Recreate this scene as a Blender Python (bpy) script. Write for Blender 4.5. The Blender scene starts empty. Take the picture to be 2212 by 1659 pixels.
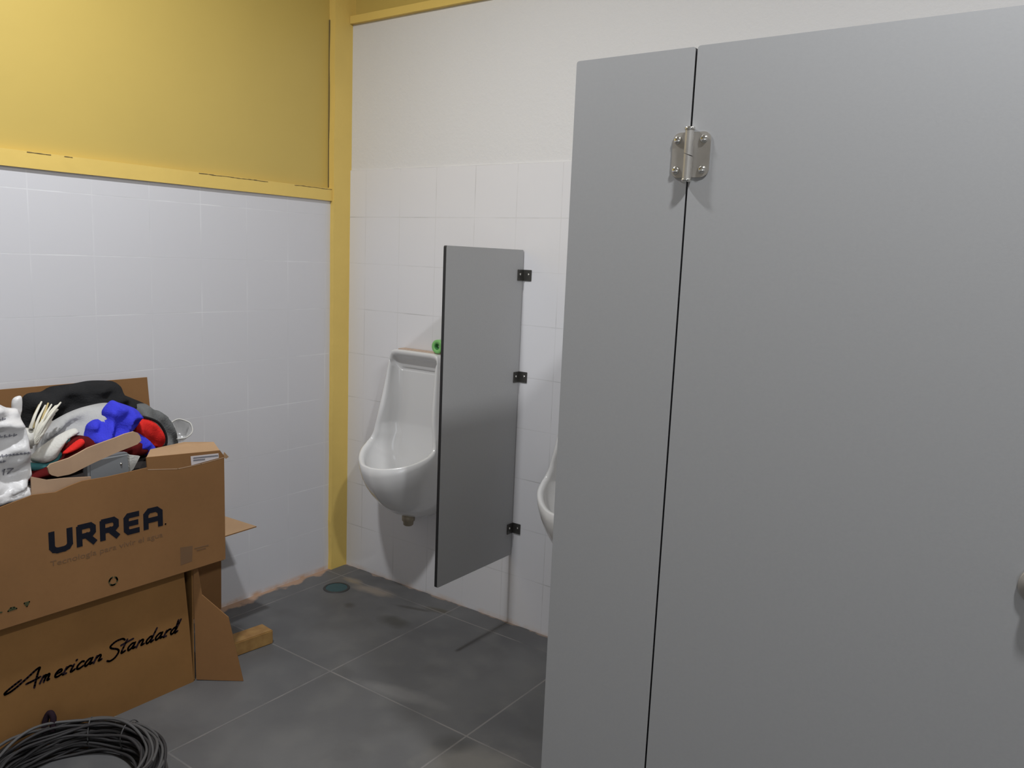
import bpy, bmesh, math, random
from mathutils import Vector, Matrix, noise, geometry
random.seed(7)
S = bpy.context.scene
C = S.collection
PI = math.pi

# ------------------------------------------------------------------ camera
cam_d = bpy.data.cameras.new('camera'); cam = bpy.data.objects.new('camera', cam_d); C.objects.link(cam)
cam_d.sensor_fit = 'HORIZONTAL'; cam_d.sensor_width = 36.0
cam_d.lens = 36.0*1749.4/2212; cam_d.clip_start = .02
cam.matrix_world = (Matrix.Translation((2.6847, -2.4821, 1.4205)) @ Matrix.Rotation(.6188, 4, 'Z')
                    @ Matrix.Rotation(PI/2-.1524, 4, 'X') @ Matrix.Rotation(.0414, 4, 'Z'))
S.camera = cam
# ------------------------------------------------------------------ light and exposure
w = bpy.data.worlds.new('world'); S.world = w; w.use_nodes = True
w.node_tree.nodes['Background'].inputs[0].default_value = (.9, .95, 1, 1)
w.node_tree.nodes['Background'].inputs[1].default_value = .25
S.view_settings.view_transform = 'Standard'; S.view_settings.look = 'None'
S.view_settings.gamma = 1; S.view_settings.use_curve_mapping = False
S.view_settings.exposure = 0.0
LAMPS = [((.930, -1.55, 2.84), 32.5), ((2.85, -1.60, 2.84), 37)]

# ------------------------------------------------------------------ helpers
def link(name, me, parent=None):
    o = bpy.data.objects.new(name, me); C.objects.link(o)
    if parent: o.parent = parent
    return o
def mesh(name, bm, mats, parent=None, smooth=False):
    me = bpy.data.meshes.new(name)
    bmesh.ops.recalc_face_normals(bm, faces=bm.faces)
    bm.to_mesh(me); bm.free()
    if not isinstance(mats, (list, tuple)): mats = [mats]
    for m in mats: me.materials.append(m)
    if smooth:
        for p in me.polygons: p.use_smooth = True
    return link(name, me, parent)
def raw(name, vs, fs, mats, parent=None, smooth=False):
    bm = bmesh.new(); V = [bm.verts.new(v) for v in vs]
    for f in fs:
        try: bm.faces.new([V[i] for i in f])
        except ValueError: pass
    return mesh(name, bm, mats, parent, smooth)
def tag(o, label, cat, group=None):
    o['label'] = label; o['category'] = cat
    if group: o['group'] = group
    return o
def thing(name, label, cat, loc=(0, 0, 0), group=None):
    o = bpy.data.objects.new(name, None); C.objects.link(o); o.location = loc; o.empty_display_size = .05
    return tag(o, label, cat, group)
def part(o, parent):
    """o was built in world coordinates: keep it there under a moved Empty"""
    o.parent = parent; o.matrix_parent_inverse = Matrix.Translation(-parent.location); return o
def struct(o): o['kind'] = 'structure'; return o
def box(bm, a, b, mi=0):
    x0, y0, z0 = a; x1, y1, z1 = b
    v = [bm.verts.new(p) for p in ((x0,y0,z0),(x1,y0,z0),(x1,y1,z0),(x0,y1,z0),(x0,y0,z1),(x1,y0,z1),(x1,y1,z1),(x0,y1,z1))]
    for f in ((0,3,2,1),(4,5,6,7),(0,1,5,4),(1,2,6,5),(2,3,7,6),(3,0,4,7)):
        bm.faces.new([v[i] for i in f]).material_index = mi
def boxes(name, lst, mats, parent=None, bevel=0):
    bm = bmesh.new()
    for e in lst: box(bm, *e)
    if bevel: bmesh.ops.bevel(bm, geom=bm.edges[:], offset=bevel, segments=2, affect='EDGES')
    return mesh(name, bm, mats, parent)
def plate(name, pts, thick, mats, parent=None, bend=0, edge=0, bevel=0):
    """polygon pts (3-D, planar) extruded by the vector thick"""
    bm = bmesh.new(); t = Vector(thick); n = len(pts)
    A = [bm.verts.new(Vector(p)) for p in pts]; B = [bm.verts.new(Vector(p)+t) for p in pts]
    bm.faces.new(A); bm.faces.new(B[::-1])
    for i in range(n):
        bm.faces.new((A[i], A[(i+1) % n], B[(i+1) % n], B[i])).material_index = edge
    if bevel: bmesh.ops.bevel(bm, geom=bm.edges[:], offset=bevel, segments=2, affect='EDGES')
    return mesh(name, bm, mats, parent)
def tube(bm, pts, r, seg=8, closed=False):
    pts = [Vector(p) for p in pts]; n = len(pts); rings = []
    up = Vector((0, 0, 1))
    for i, p in enumerate(pts):
        a = pts[(i-1) % n] if (closed or i) else p; b = pts[(i+1) % n] if (closed or i < n-1) else p
        d = (b-a).normalized() if (b-a).length > 1e-9 else Vector((0, 0, 1))
        u = d.cross(up)
        if u.length < .05: u = d.cross(Vector((1, 0, 0)))
        u.normalize(); v = d.cross(u)
        rr = r(i/(n-1)) if callable(r) else r
        rings.append([bm.verts.new(p+(u*math.cos(2*PI*k/seg)+v*math.sin(2*PI*k/seg))*rr) for k in range(seg)])
    for i in range(n if closed else n-1):
        A, B = rings[i], rings[(i+1) % n]
        for k in range(seg): bm.faces.new((A[k], A[(k+1) % seg], B[(k+1) % seg], B[k]))
    if not closed: bm.faces.new(rings[0]); bm.faces.new(rings[-1][::-1])
def lathe(bm, prof, M=Matrix(), seg=32, close=False):
    rings = []
    for r, z in prof:
        rings.append([bm.verts.new(M @ Vector((r*math.cos(2*PI*k/seg), r*math.sin(2*PI*k/seg), z))) for k in range(seg)])
    N = len(rings)
    for i in range(N if close else N-1):
        A, B = rings[i], rings[(i+1) % N]
        for k in range(seg): bm.faces.new((A[k], A[(k+1) % seg], B[(k+1) % seg], B[k]))
    if not close:
        bm.faces.new(rings[0]); bm.faces.new(rings[-1][::-1])
def catmull(P, n=8):
    P = [Vector(p) for p in P]; out = []
    for i in range(len(P)-1):
        a = P[max(i-1, 0)]; b = P[i]; c = P[i+1]; d = P[min(i+2, len(P)-1)]
        for k in range(n):
            t = k/n
            out.append(.5*((2*b)+(c-a)*t+(2*a-5*b+4*c-d)*t*t+(3*b-a-3*c+d)*t**3))
    out.append(P[-1]); return out

# ------------------------------------------------------------------ materials
def lin(c): return tuple(((v/255)/12.92 if v/255 <= .04045 else ((v/255+.055)/1.055)**2.4) for v in c)
def mat(name, col, rough=.6, metal=0, var=.06, scale=8, bump=0, bscale=60, spec=.5, trans=0, alpha=1, col2=None, coat=0):
    m = bpy.data.materials.new(name); m.use_nodes = True; N = m.node_tree.nodes; L = m.node_tree.links
    b = N['Principled BSDF']; b.inputs['Roughness'].default_value = rough; b.inputs['Metallic'].default_value = metal
    b.inputs['Specular IOR Level'].default_value = spec; b.inputs['Transmission Weight'].default_value = trans
    b.inputs['Alpha'].default_value = alpha; b.inputs['Coat Weight'].default_value = coat
    tc = N.new('ShaderNodeTexCoord'); nz = N.new('ShaderNodeTexNoise'); nz.inputs['Scale'].default_value = scale
    nz.inputs['Detail'].default_value = 5
    L.new(tc.outputs['Object'], nz.inputs['Vector'])
    mx = N.new('ShaderNodeMix'); mx.data_type = 'RGBA'
    mx.inputs[6].default_value = (*[c*(1-var) for c in col], 1)
    mx.inputs[7].default_value = (*([min(1, c*(1+var)) for c in col] if col2 is None else col2), 1)
    L.new(nz.outputs['Fac'], mx.inputs[0]); L.new(mx.outputs[2], b.inputs['Base Color'])
    if bump:
        n2 = N.new('ShaderNodeTexNoise'); n2.inputs['Scale'].default_value = bscale; n2.inputs['Detail'].default_value = 4
        L.new(tc.outputs['Object'], n2.inputs['Vector'])
        bp = N.new('ShaderNodeBump'); bp.inputs['Strength'].default_value = bump; bp.inputs['Distance'].default_value = .01
        L.new(n2.outputs['Fac'], bp.inputs['Height']); L.new(bp.outputs['Normal'], b.inputs['Normal'])
    m['mix'] = mx.name
    return m
class NB:
    """small node maths helper"""
    def __init__(s, m): s.m = m; s.N = m.node_tree.nodes; s.L = m.node_tree.links
    def put(s, sock, v):
        if isinstance(v, (int, float)): sock.default_value = v
        else: s.L.new(v, sock)
    def mth(s, op, a, b=0, c=None, clamp=False):
        n = s.N.new('ShaderNodeMath'); n.operation = op; n.use_clamp = clamp
        s.put(n.inputs[0], a); s.put(n.inputs[1], b)
        if c is not None: s.put(n.inputs[2], c)
        return n.outputs[0]
    def mix(s, f, a, b):
        n = s.N.new('ShaderNodeMix'); n.data_type = 'RGBA'; s.put(n.inputs[0], f)
        for k, v in ((6, a), (7, b)):
            if isinstance(v, tuple): n.inputs[k].default_value = (*v[:3], 1)
            else: s.L.new(v, n.inputs[k])
        return n.outputs[2]
    def xyz(s):
        g = s.N.new('ShaderNodeNewGeometry'); sp = s.N.new('ShaderNodeSeparateXYZ'); s.L.new(g.outputs['Position'], sp.inputs[0])
        s.pos = g.outputs['Position']; return sp.outputs
    def noise(s, scale, detail=4):
        n = s.N.new('ShaderNodeTexNoise'); n.inputs['Scale'].default_value = scale; n.inputs['Detail'].default_value = detail
        s.L.new(s.pos, n.inputs['Vector']); return n.outputs['Fac']
    def line(s, c, off, per, half):   # 1 on the joint
        t = s.mth('SUBTRACT', c, off); t = s.mth('DIVIDE', t, per); t = s.mth('ADD', t, .5)
        t = s.mth('FRACT', t); t = s.mth('SUBTRACT', t, .5); t = s.mth('ABSOLUTE', t); t = s.mth('MULTIPLY', t, per)
        r = s.N.new('ShaderNodeMapRange'); s.L.new(t, r.inputs[0]); r.inputs[1].default_value = half*.45; r.inputs[2].default_value = half*1.3
        r.inputs[3].default_value = 1; r.inputs[4].default_value = 0; return r.outputs[0]
    def step(s, v, a, b):
        r = s.N.new('ShaderNodeMapRange'); s.L.new(v, r.inputs[0]); r.inputs[1].default_value = a; r.inputs[2].default_value = b; return r.outputs[0]
    def spot(s, x, y, cx, cy, rx, ry, soft=.4, ang=0):
        ca, sa = math.cos(ang), math.sin(ang)
        dx = s.mth('SUBTRACT', x, cx); dy = s.mth('SUBTRACT', y, cy)
        u = s.mth('ADD', s.mth('MULTIPLY', dx, ca/rx), s.mth('MULTIPLY', dy, sa/rx))
        v = s.mth('ADD', s.mth('MULTIPLY', dx, -sa/ry), s.mth('MULTIPLY', dy, ca/ry))
        d = s.mth('SQRT', s.mth('ADD', s.mth('MULTIPLY', u, u), s.mth('MULTIPLY', v, v)))
        d = s.mth('ADD', d, s.mth('MULTIPLY', s.mth('SUBTRACT', s.n20, .5), 1.1))
        return s.step(d, 1+soft, 1-soft)

def tile_mat(name, axis, off, base, grout):
    m = mat(name, base, rough=.38, spec=.35); b = m.node_tree.nodes['Principled BSDF']; nb = NB(m); x = nb.xyz()
    h = nb.line(x[axis], off, .1968, .0019); v = nb.line(x[2], 1.5727, .1962, .0019)
    h = nb.mth('MULTIPLY', h, .8)
    g = nb.mth('MAXIMUM', h, v); nz = nb.noise(2.2); nb.n20 = nz
    g = nb.mth('MULTIPLY', g, nb.step(nb.noise(5.5), .33, .6))
    dirty = nb.step(nb.noise(3.1), .45, .58)
    gc = nb.mix(dirty, grout, tuple(c*.80 for c in grout))
    c = nb.mix(nb.noise(1.3), tuple(v*.97 for v in base), tuple(min(1, v*1.02) for v in base))
    c = nb.mix(g, c, gc)
    # peach mortar smeared along the very foot of the wall
    foot = nb.step(x[2], .022, .006); foot = nb.mth('MULTIPLY', foot, nb.step(nb.noise(14), .38, .6)); foot = nb.mth('MULTIPLY', foot, 1 if axis == 1 else .35)
    c = nb.mix(foot, c, (.62, .42, .29)); nb.L.new(c, b.inputs['Base Color'])
    bp = nb.N.new('ShaderNodeBump'); bp.inputs['Strength'].default_value = .12; bp.inputs['Distance'].default_value = .001
    nb.L.new(nb.mth('SUBTRACT', 1, nb.mth('MAXIMUM', h, v)), bp.inputs['Height']); nb.L.new(bp.outputs['Normal'], b.inputs['Normal'])
    return m
M_tileL = tile_mat('white_tile_left', 1, -1.3, (.665, .66, .685), (.78, .78, .80))
M_tileB = tile_mat('white_tile_back', 0, .5112, (.73, .72, .735), (.655, .645, .65))
M_plaster = mat('white_plaster', (.695, .685, .68), rough=.7, var=.025, scale=2.2, bump=.12, bscale=90)
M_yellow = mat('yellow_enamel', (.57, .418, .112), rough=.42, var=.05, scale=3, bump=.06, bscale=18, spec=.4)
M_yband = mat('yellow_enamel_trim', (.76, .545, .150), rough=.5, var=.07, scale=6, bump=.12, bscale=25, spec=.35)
M_crack = mat('dark_crack', (.15, .11, .045), rough=.9)
M_ceil = mat('ceiling_white', (.75, .74, .72), rough=.9)
M_lam = mat('grey_laminate', (.33, .33, .333), rough=.5, var=.03, scale=160, spec=.3, bump=.015, bscale=300)
M_lam2 = mat('grey_laminate_screen', (.46, .46, .46), rough=.5, var=.03, scale=160, spec=.35, bump=.05, bscale=300)  # same laminate as the stall, lightened to make up for weak lamp light
M_core = mat('black_core_edge', (.015, .015, .017), rough=.55)
M_porc = mat('white_porcelain', (.74, .735, .73), rough=.12, var=.015, scale=3, spec=.5, coat=.3)
M_steel = mat('brushed_steel', (.46, .44, .41), rough=.42, metal=.8, var=.18, scale=30)
M_screw = mat('polished_screw', (.75, .74, .70), rough=.12, metal=1, var=.03)
M_clip = mat('dull_bracket', (.14, .135, .125), rough=.38, metal=.85, var=.1, scale=40)
def cardmat(name, col, s=0):
    m = mat(name, col, rough=.78, var=.05, scale=9, spec=.15); nb = NB(m); b = nb.N['Principled BSDF']
    x = nb.xyz(); n1 = nb.noise(4+s); n2 = nb.noise(70)
    c = nb.mix(nb.step(n1, .3, .7), tuple(v*.92 for v in col), tuple(v*1.07 for v in col))
    c = nb.mix(nb.mth('MULTIPLY', nb.step(n2, .45, .75), .12), c, tuple(v*.7 for v in col))
    nb.L.new(c, b.inputs['Base Color']); return m
M_card = cardmat('brown_cardboard', (.265, .135, .055))
M_card2 = cardmat('brown_cardboard_lower', (.27, .137, .047), 2)
M_cardin = cardmat('pale_cardboard_inside', (.42, .27, .155), 1)
M_cardtone = cardmat('tan_cardboard', (.47, .315, .205), 3)
M_wood = mat('orange_wood', (.26, .11, .03), rough=.6, var=.35, scale=26, col2=(.46, .28, .09))
M_ink = mat('black_print', (.012, .013, .020), rough=.9, spec=.08)
M_inkf = mat('faded_print', (.175, .095, .045), rough=.8)
M_ink2 = mat('dark_green_print', (.05, .055, .02), rough=.8)
M_inkd = mat('violet_black_print', (.022, .013, .018), rough=.95, spec=.05)
M_black = mat('black_fabric', (.020, .020, .021), rough=.9, var=.4, scale=14, spec=.1, bump=.3, bscale=200)
M_dgrey = mat('dark_interior_fabric', (.035, .03, .028), rough=.95, var=.3, spec=.1)
M_greyc = mat('grey_fabric', (.15, .155, .155), rough=.95, var=.3, scale=12, spec=.1, bump=.3, bscale=200)
M_lgrey = mat('light_grey_fabric', (.42, .42, .42), rough=.9, var=.22, scale=9, spec=.1, bump=.2, bscale=200)
M_whitec = mat('off_white_cloth', (.62, .61, .57), rough=.9, var=.08, scale=9, spec=.1, bump=.2, bscale=160)
M_teal = mat('teal_fabric', (.06, .20, .21), rough=.9, var=.3, scale=14, spec=.1)
M_blue = mat('royal_blue_fabric', (.045, .05, .62), rough=.85, var=.2, scale=12, spec=.15, bump=.25, bscale=180)
M_red = mat('red_fabric', (.70, .025, .02), rough=.85, var=.15, scale=12, spec=.15, bump=.2, bscale=180)
M_maroon = mat('maroon_fabric', (.10, .008, .008), rough=.9, var=.3, spec=.1)
M_bag = mat('white_plastic_film', (.70, .69, .69), rough=.33, var=.05, scale=7, spec=.5, bump=.25, bscale=30)
M_clear = mat('cloudy_plastic', (.80, .80, .79), rough=.15, var=.03, trans=.55, alpha=.75)
M_pgrey = mat('grey_plastic', (.24, .25, .26), rough=.35, var=.1, spec=.5)
M_yarn = mat('mop_yarn', (.68, .66, .58), rough=.95, var=.1, scale=60, spec=.1)
M_yarny = mat('mop_yarn_yellowed', (.50, .40, .20), rough=.95, var=.1, spec=.1)
M_sticker = mat('white_sticker', (.66, .60, .60), rough=.5, var=.03)
M_stink = mat('sticker_grey_print', (.22, .22, .25), rough=.6)
M_green = mat('green_tape', (.22, .55, .17), rough=.45, var=.05)
M_greend = mat('green_tape_core', (.05, .26, .06), rough=.6, var=.05)
M_drain = mat('teal_plastic_drain', (.030, .085, .10), rough=.5, var=.25, scale=60)
M_drainr = mat('drain_rim', (.045, .043, .042), rough=.6, var=.1)
M_wire = mat('grey_black_cable', (.038, .036, .037), rough=.6, var=.5, scale=9, spec=.25)
M_wirel = mat('grey_cable_light', (.085, .083, .083), rough=.6, var=.3, scale=9, spec=.4)
M_brass = mat('tarnished_outlet', (.36, .31, .23), rough=.5, metal=.4, var=.2)
M_lampb = mat('lampholder_white', (.8, .8, .8), rough=.5)
M_mortar = mat('peach_mortar', (.55, .42, .33), rough=.95, var=.15, scale=30)
# floor
M_floor = mat('grey_floor_tile', (.135, .135, .137), rough=.5, spec=.3); nb = NB(M_floor); x = nb.xyz(); nb.n20 = nb.noise(16)
gx = nb.line(x[0], .7064, .6, .0032); gy = nb.line(x[1], -.7078, .6, .0032); g = nb.mth('MAXIMUM', gx, gy)
base = nb.mix(nb.step(nb.noise(2.3, 6), .35, .68), (.095, .095, .098), (.137, .136, .136))
base = nb.mix(nb.mth('MULTIPLY', nb.step(nb.noise(9, 7), .5, .72), .35), base, (.165, .162, .155))
base = nb.mix(nb.mth('MULTIPLY', nb.step(nb.noise(5.1, 5), .56, .70), .3), base, (.075, .073, .070))
for cx, cy, rx, ry, ang, col, k in ((.33, -.13, .09, .03, .15, (.30, .25, .20), .75), (.19, -.115, .05, .02, 0, (.33, .26, .17), .7),
                                    (.60, -.29, .06, .035, 0, (.06, .058, .05), .7), (.66, -.10, .055, .018, .2, (.085, .075, .055), .8),
                                    (.58, -.15, .08, .010, .3, (.07, .066, .06), .7), (1.40, -.80, .12, .07, .6, (.24, .225, .20), .55),
                                    (1.30, -.76, .05, .04, .4, (.07, .068, .065), .6), (.98, -.66, .14, .03, .2, (.22, .215, .21), .5),
                                    (.36, -.30, .022, .022, 0, (.07, .065, .06), .7)):
    base = nb.mix(nb.mth('MULTIPLY', nb.spot(x[0], x[1], cx, cy, rx, ry, .45, ang), k), base, col)
gcol = nb.mix(nb.noise(6), (.30, .275, .26), (.20, .195, .19))
gk = nb.mth('MULTIPLY', g, nb.mth('MULTIPLY', nb.step(nb.noise(4.2), .32, .56), .65))
base = nb.mix(gk, base, gcol)
# peach mortar left along the foot of the left wall, ragged edge
e = nb.mth('ADD', x[0], nb.mth('MULTIPLY', nb.mth('SUBTRACT', nb.noise(9, 5), .5), .16))
base = nb.mix(nb.mth('MULTIPLY', nb.step(e, .034, .016), .85), base, (.47, .30, .20))
e = nb.mth('ADD', nb.mth('MULTIPLY', x[1], -1), nb.mth('MULTIPLY', nb.mth('SUBTRACT', nb.noise(11, 5), .5), .10))
base = nb.mix(nb.mth('MULTIPLY', nb.step(e, .008, .002), .7), base, (.36, .27, .21))
nb.L.new(base, nb.N['Principled BSDF'].inputs['Base Color'])
bp = nb.N.new('ShaderNodeBump'); bp.inputs['Strength'].default_value = .4; bp.inputs['Distance'].default_value = .002
nb.L.new(nb.mth('SUBTRACT', 1, g), bp.inputs['Height']); nb.L.new(bp.outputs['Normal'], nb.N['Principled BSDF'].inputs['Normal'])

# ------------------------------------------------------------------ the room
X1, Y1, ZC = 5.0, -4.2, 3.07
struct(boxes('floor', [((-.2, Y1-.1, -.1), (X1+.1, .2, 0))], M_floor))
struct(boxes('ceiling', [((-.2, Y1-.1, ZC), (X1+.1, .2, ZC+.1))], M_ceil))
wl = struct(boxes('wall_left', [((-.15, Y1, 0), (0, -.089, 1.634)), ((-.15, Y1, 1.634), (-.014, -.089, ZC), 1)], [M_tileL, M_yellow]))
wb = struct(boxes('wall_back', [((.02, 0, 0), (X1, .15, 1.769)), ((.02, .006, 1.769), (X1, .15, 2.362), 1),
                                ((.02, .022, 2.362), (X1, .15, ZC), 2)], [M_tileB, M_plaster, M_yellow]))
struct(boxes('wall_right', [((X1, Y1, 0), (X1+.1, .15, ZC))], M_plaster))
# the wall behind the camera, with a doorway
struct(boxes('wall_front', [((-.15, Y1-.1, 0), (3.4, Y1, ZC)), ((4.4, Y1-.1, 0), (X1+.1, Y1, ZC)), ((3.4, Y1-.1, 2.1), (4.4, Y1, ZC))], M_plaster))
# corner post and bands in yellow enamel
def wavy_box(name, a, b, m, amp=.0018, n=40, axis=2):
    bm = bmesh.new(); box(bm, a, b)
    ed = [e for e in bm.edges if abs((e.verts[0].co-e.verts[1].co)[axis]) > 1e-6]
    bmesh.ops.subdivide_edges(bm, edges=ed, cuts=n, use_grid_fill=True)
    for v in bm.verts:
        k = noise.noise(Vector((v.co[axis]*7, v.co.x*3, v.co.y*3)))
        if axis == 2 and v.co.y < -.05: v.co.y += k*amp*2.2
        if axis == 2 and v.co.x > 0 and v.co.y >= -.01: v.co.x += k*amp
        if axis == 1: v.co.z += (k*amp if v.co.z < (a[2]+b[2])/2 else 0)
        if axis == 0: v.co.z += (k*amp if v.co.z < (a[2]+b[2])/2 else 0)
    return mesh(name, bm, m)
struct(wavy_box('trim_1', (-.15, -.092, 0), (.021, .15, ZC), M_yband))
struct(wavy_box('trim_2', (-.15, Y1, 1.634), (.010, -.0925, 1.684), M_yband, axis=1, amp=.001))
struct(wavy_box('trim_3', (.0225, -.012, 2.362), (X1, .15, 2.392), M_yband, axis=0, amp=.001))
# dark crack broken along the top of the left band, and beside the post
bm = bmesh.new(); yy = -1.45
def crack(bm, p, q, w0):
    n = 14
    for i in range(n):
        a = Vector(p).lerp(Vector(q), i/n); b = Vector(p).lerp(Vector(q), (i+1)/n)
        w1 = w0*(.35+.9*abs(noise.noise(a*41))); a.z += noise.noise(a*19)*.0015; b.z += noise.noise(b*19)*.0015
        box(bm, (a.x-.0012, a.y, a.z-w1), (a.x+.0009, b.y, a.z+w1))
for a, b in ((-1.30, -1.23), (-1.19, -1.165), (-.72, -.60), (-.60, -.42), (-.29, -.205), (-.205, -.095)):
    crack(bm, (.0102, a, 1.681), (.0102, b, 1.681), .0016)
o = mesh('trim_4', bm, M_crack); struct(o)
bm = bmesh.new()
for i in range(60):
    z = 1.69+i*.021
    if noise.noise(Vector((z*6, 1, 2))) > -.18:
        box(bm, (-.0138, -.0945, z), (-.0095, -.0920, z+.021))
o = mesh('trim_5', bm, M_crack); struct(o)

# ------------------------------------------------------------------ ceiling lamps (above the frame)
for i, (p, e) in enumerate(LAMPS):
    t = thing('ceiling_lamp', ['white lampholder on the ceiling above the urinals', 'white lampholder on the ceiling in front of the toilet stall'][i], 'lamp', (p[0], p[1], ZC), 'ceiling lampholders')
    bm = bmesh.new(); lathe(bm, [(.04, 0), (.04, -.05), (.075, -.08), (.085, -.22), (.08, -.225), (.001, -.225)]); mesh('lampholder', bm, M_lampb, t)
    ld = bpy.data.lights.new('bulb_light', 'AREA'); ld.shape = 'DISK'; ld.size = .13; ld.energy = e; ld.color = (.955, .975, 1.0)
    lo = bpy.data.objects.new('bulb_light', ld); C.objects.link(lo); lo.parent = t; lo.location = (0, 0, p[2]-ZC)
# added fill light, set in the unseen doorway behind the camera
ad = bpy.data.lights.new('doorway_fill', 'AREA'); ad.shape = 'RECTANGLE'; ad.size = .95; ad.size_y = 2.0; ad.energy = 10; ad.color = (.86, .92, 1)
ao = bpy.data.objects.new('doorway_fill', ad); C.objects.link(ao); ao.location = (3.9, Y1-.05, 1.05); ao.rotation_euler = (PI/2, 0, 0)

# ------------------------------------------------------------------ urinals
def urinal(cx, label):
    t = thing('urinal', label, 'urinal', (cx, 0, .335), 'wall-hung urinals')
    half = [(0, -.064, 1.036), (.06, -.064, 1.036), (.110, -.064, 1.034), (.128, -.066, 1.020), (.134, -.074, .97), (.143, -.088, .88), (.155, -.105, .78),
            (.170, -.114, .70), (.180, -.124, .664), (.179, -.150, .645), (.165, -.190, .628), (.138, -.228, .613), (.100, -.264, .603), (.052, -.296, .597), (0, -.306, .595)]
    R = catmull(half, 5); n = len(R)
    def wfun(i):     # 0 above the turn, 1 at the bowl's front
        k = (i-8*5+6)/(n-1-8*5+6); return max(0, min(1, k))
    def anchor(i):
        p = R[i]; w_ = wfun(i)
        if w_ <= 0: return Vector((p.x*1.0, 0, p.z if p.z < 1.03 else 1.036))
        f = w_*PI/2; z0 = R[8*5-6].z; x0 = R[8*5-6].x
        return Vector((x0*math.cos(f)**.8, 0, z0-(z0-.335)*math.sin(f)**.75))
    rows = []
    IN = Vector((0, 0, 0))
    m = 10
    cols = []
    for i in range(n):
        p = R[i]; w_ = wfun(i); B = anchor(i)
        c1 = p+Vector((p.x*.055*w_, -.006*w_, -.120*w_)); c2 = B+Vector((p.x*.14*w_, -.175*w_, .010*w_))
        if w_ <= 0: c1 = p.lerp(B, .33); c2 = p.lerp(B, .66)
        outer = []
        for k in range(1, m+1):
            s = k/m; outer.append((1-s)**3*p+3*(1-s)**2*s*c1+3*(1-s)*s*s*c2+s**3*B)
        # rounded rim, then inside
        cen = Vector((0, -.11, .80)) if w_ < .01 else Vector((0, -.13, .66))
        d = Vector((-p.x, 0, cen.z-p.z)) if w_ < .3 else Vector((-p.x, -p.y-.10, 0))
        if p.z > 1.0: d = Vector((-p.x*.4, 0, -.3))
        d.normalize(); th = .020
        fwd = Vector((0, -.0035, .003))
        rim = [p, p+d*th*.35+fwd, p+d*th*.75+fwd*.6, p+d*th+Vector((0, .004, -.004))]
        q = rim[-1]
        if w_ <= 0:
            zz = q.z if q.z < .93 else .93+(q.z-.93)*.35
            E_ = Vector((q.x*.74, -.022, zz)); g1 = q+Vector((0, .03, 0)); g2 = E_+Vector((q.x*.18, -.008, 0))
        else:
            E_ = Vector((q.x*.55, -.022-.075*w_, max(.42, q.z-.235*w_))); g1 = q+Vector((0, .02*(1-w_), -.11*w_)); g2 = E_+Vector((q.x*.3, -.10*w_, .0))
        inner = []
        for k in range(1, m+1):
            s = k/m; inner.append((1-s)**3*q+3*(1-s)**2*s*g1+3*(1-s)*s*s*g2+s**3*E_)
        cols.append(outer[::-1]+rim+inner)
    full = cols+[[Vector((-v.x, v.y, v.z)) for v in c] for c in cols[-2:0:-1]]
    bm = bmesh.new(); V = [[bm.verts.new(v) for v in c] for c in full]; N = len(V)
    for i in range(N):
        for k in range(len(V[0])-1):
            bm.faces.new((V[i][k], V[(i+1) % N][k], V[(i+1) % N][k+1], V[i][k+1]))
    # close the concave back: strips from left to right
    for i in range(1, n-1):
        a, b = V[i][-1], V[(N-i) % N][-1]; c, d = V[i+1][-1], V[(N-i-1) % N][-1]
        if i == 1: bm.faces.new([V[0][-1], a, b])
        if c is d: bm.faces.new([a, c, b])
        else: bm.faces.new([a, c, d, b])
    for v in bm.verts: v.co.z -= .335
    bmesh.ops.remove_doubles(bm, verts=bm.verts, dist=1e-5)
    mesh('urinal_body', bm, M_porc, t, True)
    bm = bmesh.new(); lathe(bm, [(.016, -.030), (.021, -.026), (.022, -.012), (.027, -.008), (.027, .02)], Matrix.Translation((.0, -.075, .004)), 20)
    mesh('outlet_nut', bm, M_brass, t, True)
    bm = bmesh.new(); lathe(bm, [(.0, .0), (.022, .0), (.024, .003), (.0, .004)], Matrix.Translation((0, -.10, .088)), 20)
    mesh('strainer', bm, M_steel, t, True)
    # unglazed reddish strip on the back of the top shelf
    boxes('shelf_strip', [((-.11, -.040, .6995), (.12, -.002, .7035))], M_mortar, t)
    return t
urinal(.470, 'white wall-hung urinal between the yellow corner post and the grey divider')
urinal(1.345, 'white wall-hung urinal mostly hidden behind the toilet stall, right of the divider')

# roll of green tape standing on the first urinal
bm = bmesh.new(); Mx = Matrix.Translation((.577, -.036, 1.0655)) @ Matrix.Rotation(PI/2, 4, 'X') @ Matrix.Rotation(0, 4, 'Z')
lathe(bm, [(.013, -.012), (.0265, -.012), (.0275, -.010), (.0275, .010), (.0265, .012), (.013, .012)], Mx, 32, close=True)
tp = thing('tape_roll', 'small roll of green tape standing on top of the urinal in the corner', 'tape', (.575, -.036, 1.038))
part(mesh('tape', bm, M_green, None, True), tp)
bm = bmesh.new(); lathe(bm, [(.011, -.0115), (.0132, -.0115), (.0132, .0115), (.011, .0115)], Mx, 32, close=True)
part(mesh('tape_core', bm, M_greend, None, True), tp)

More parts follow.
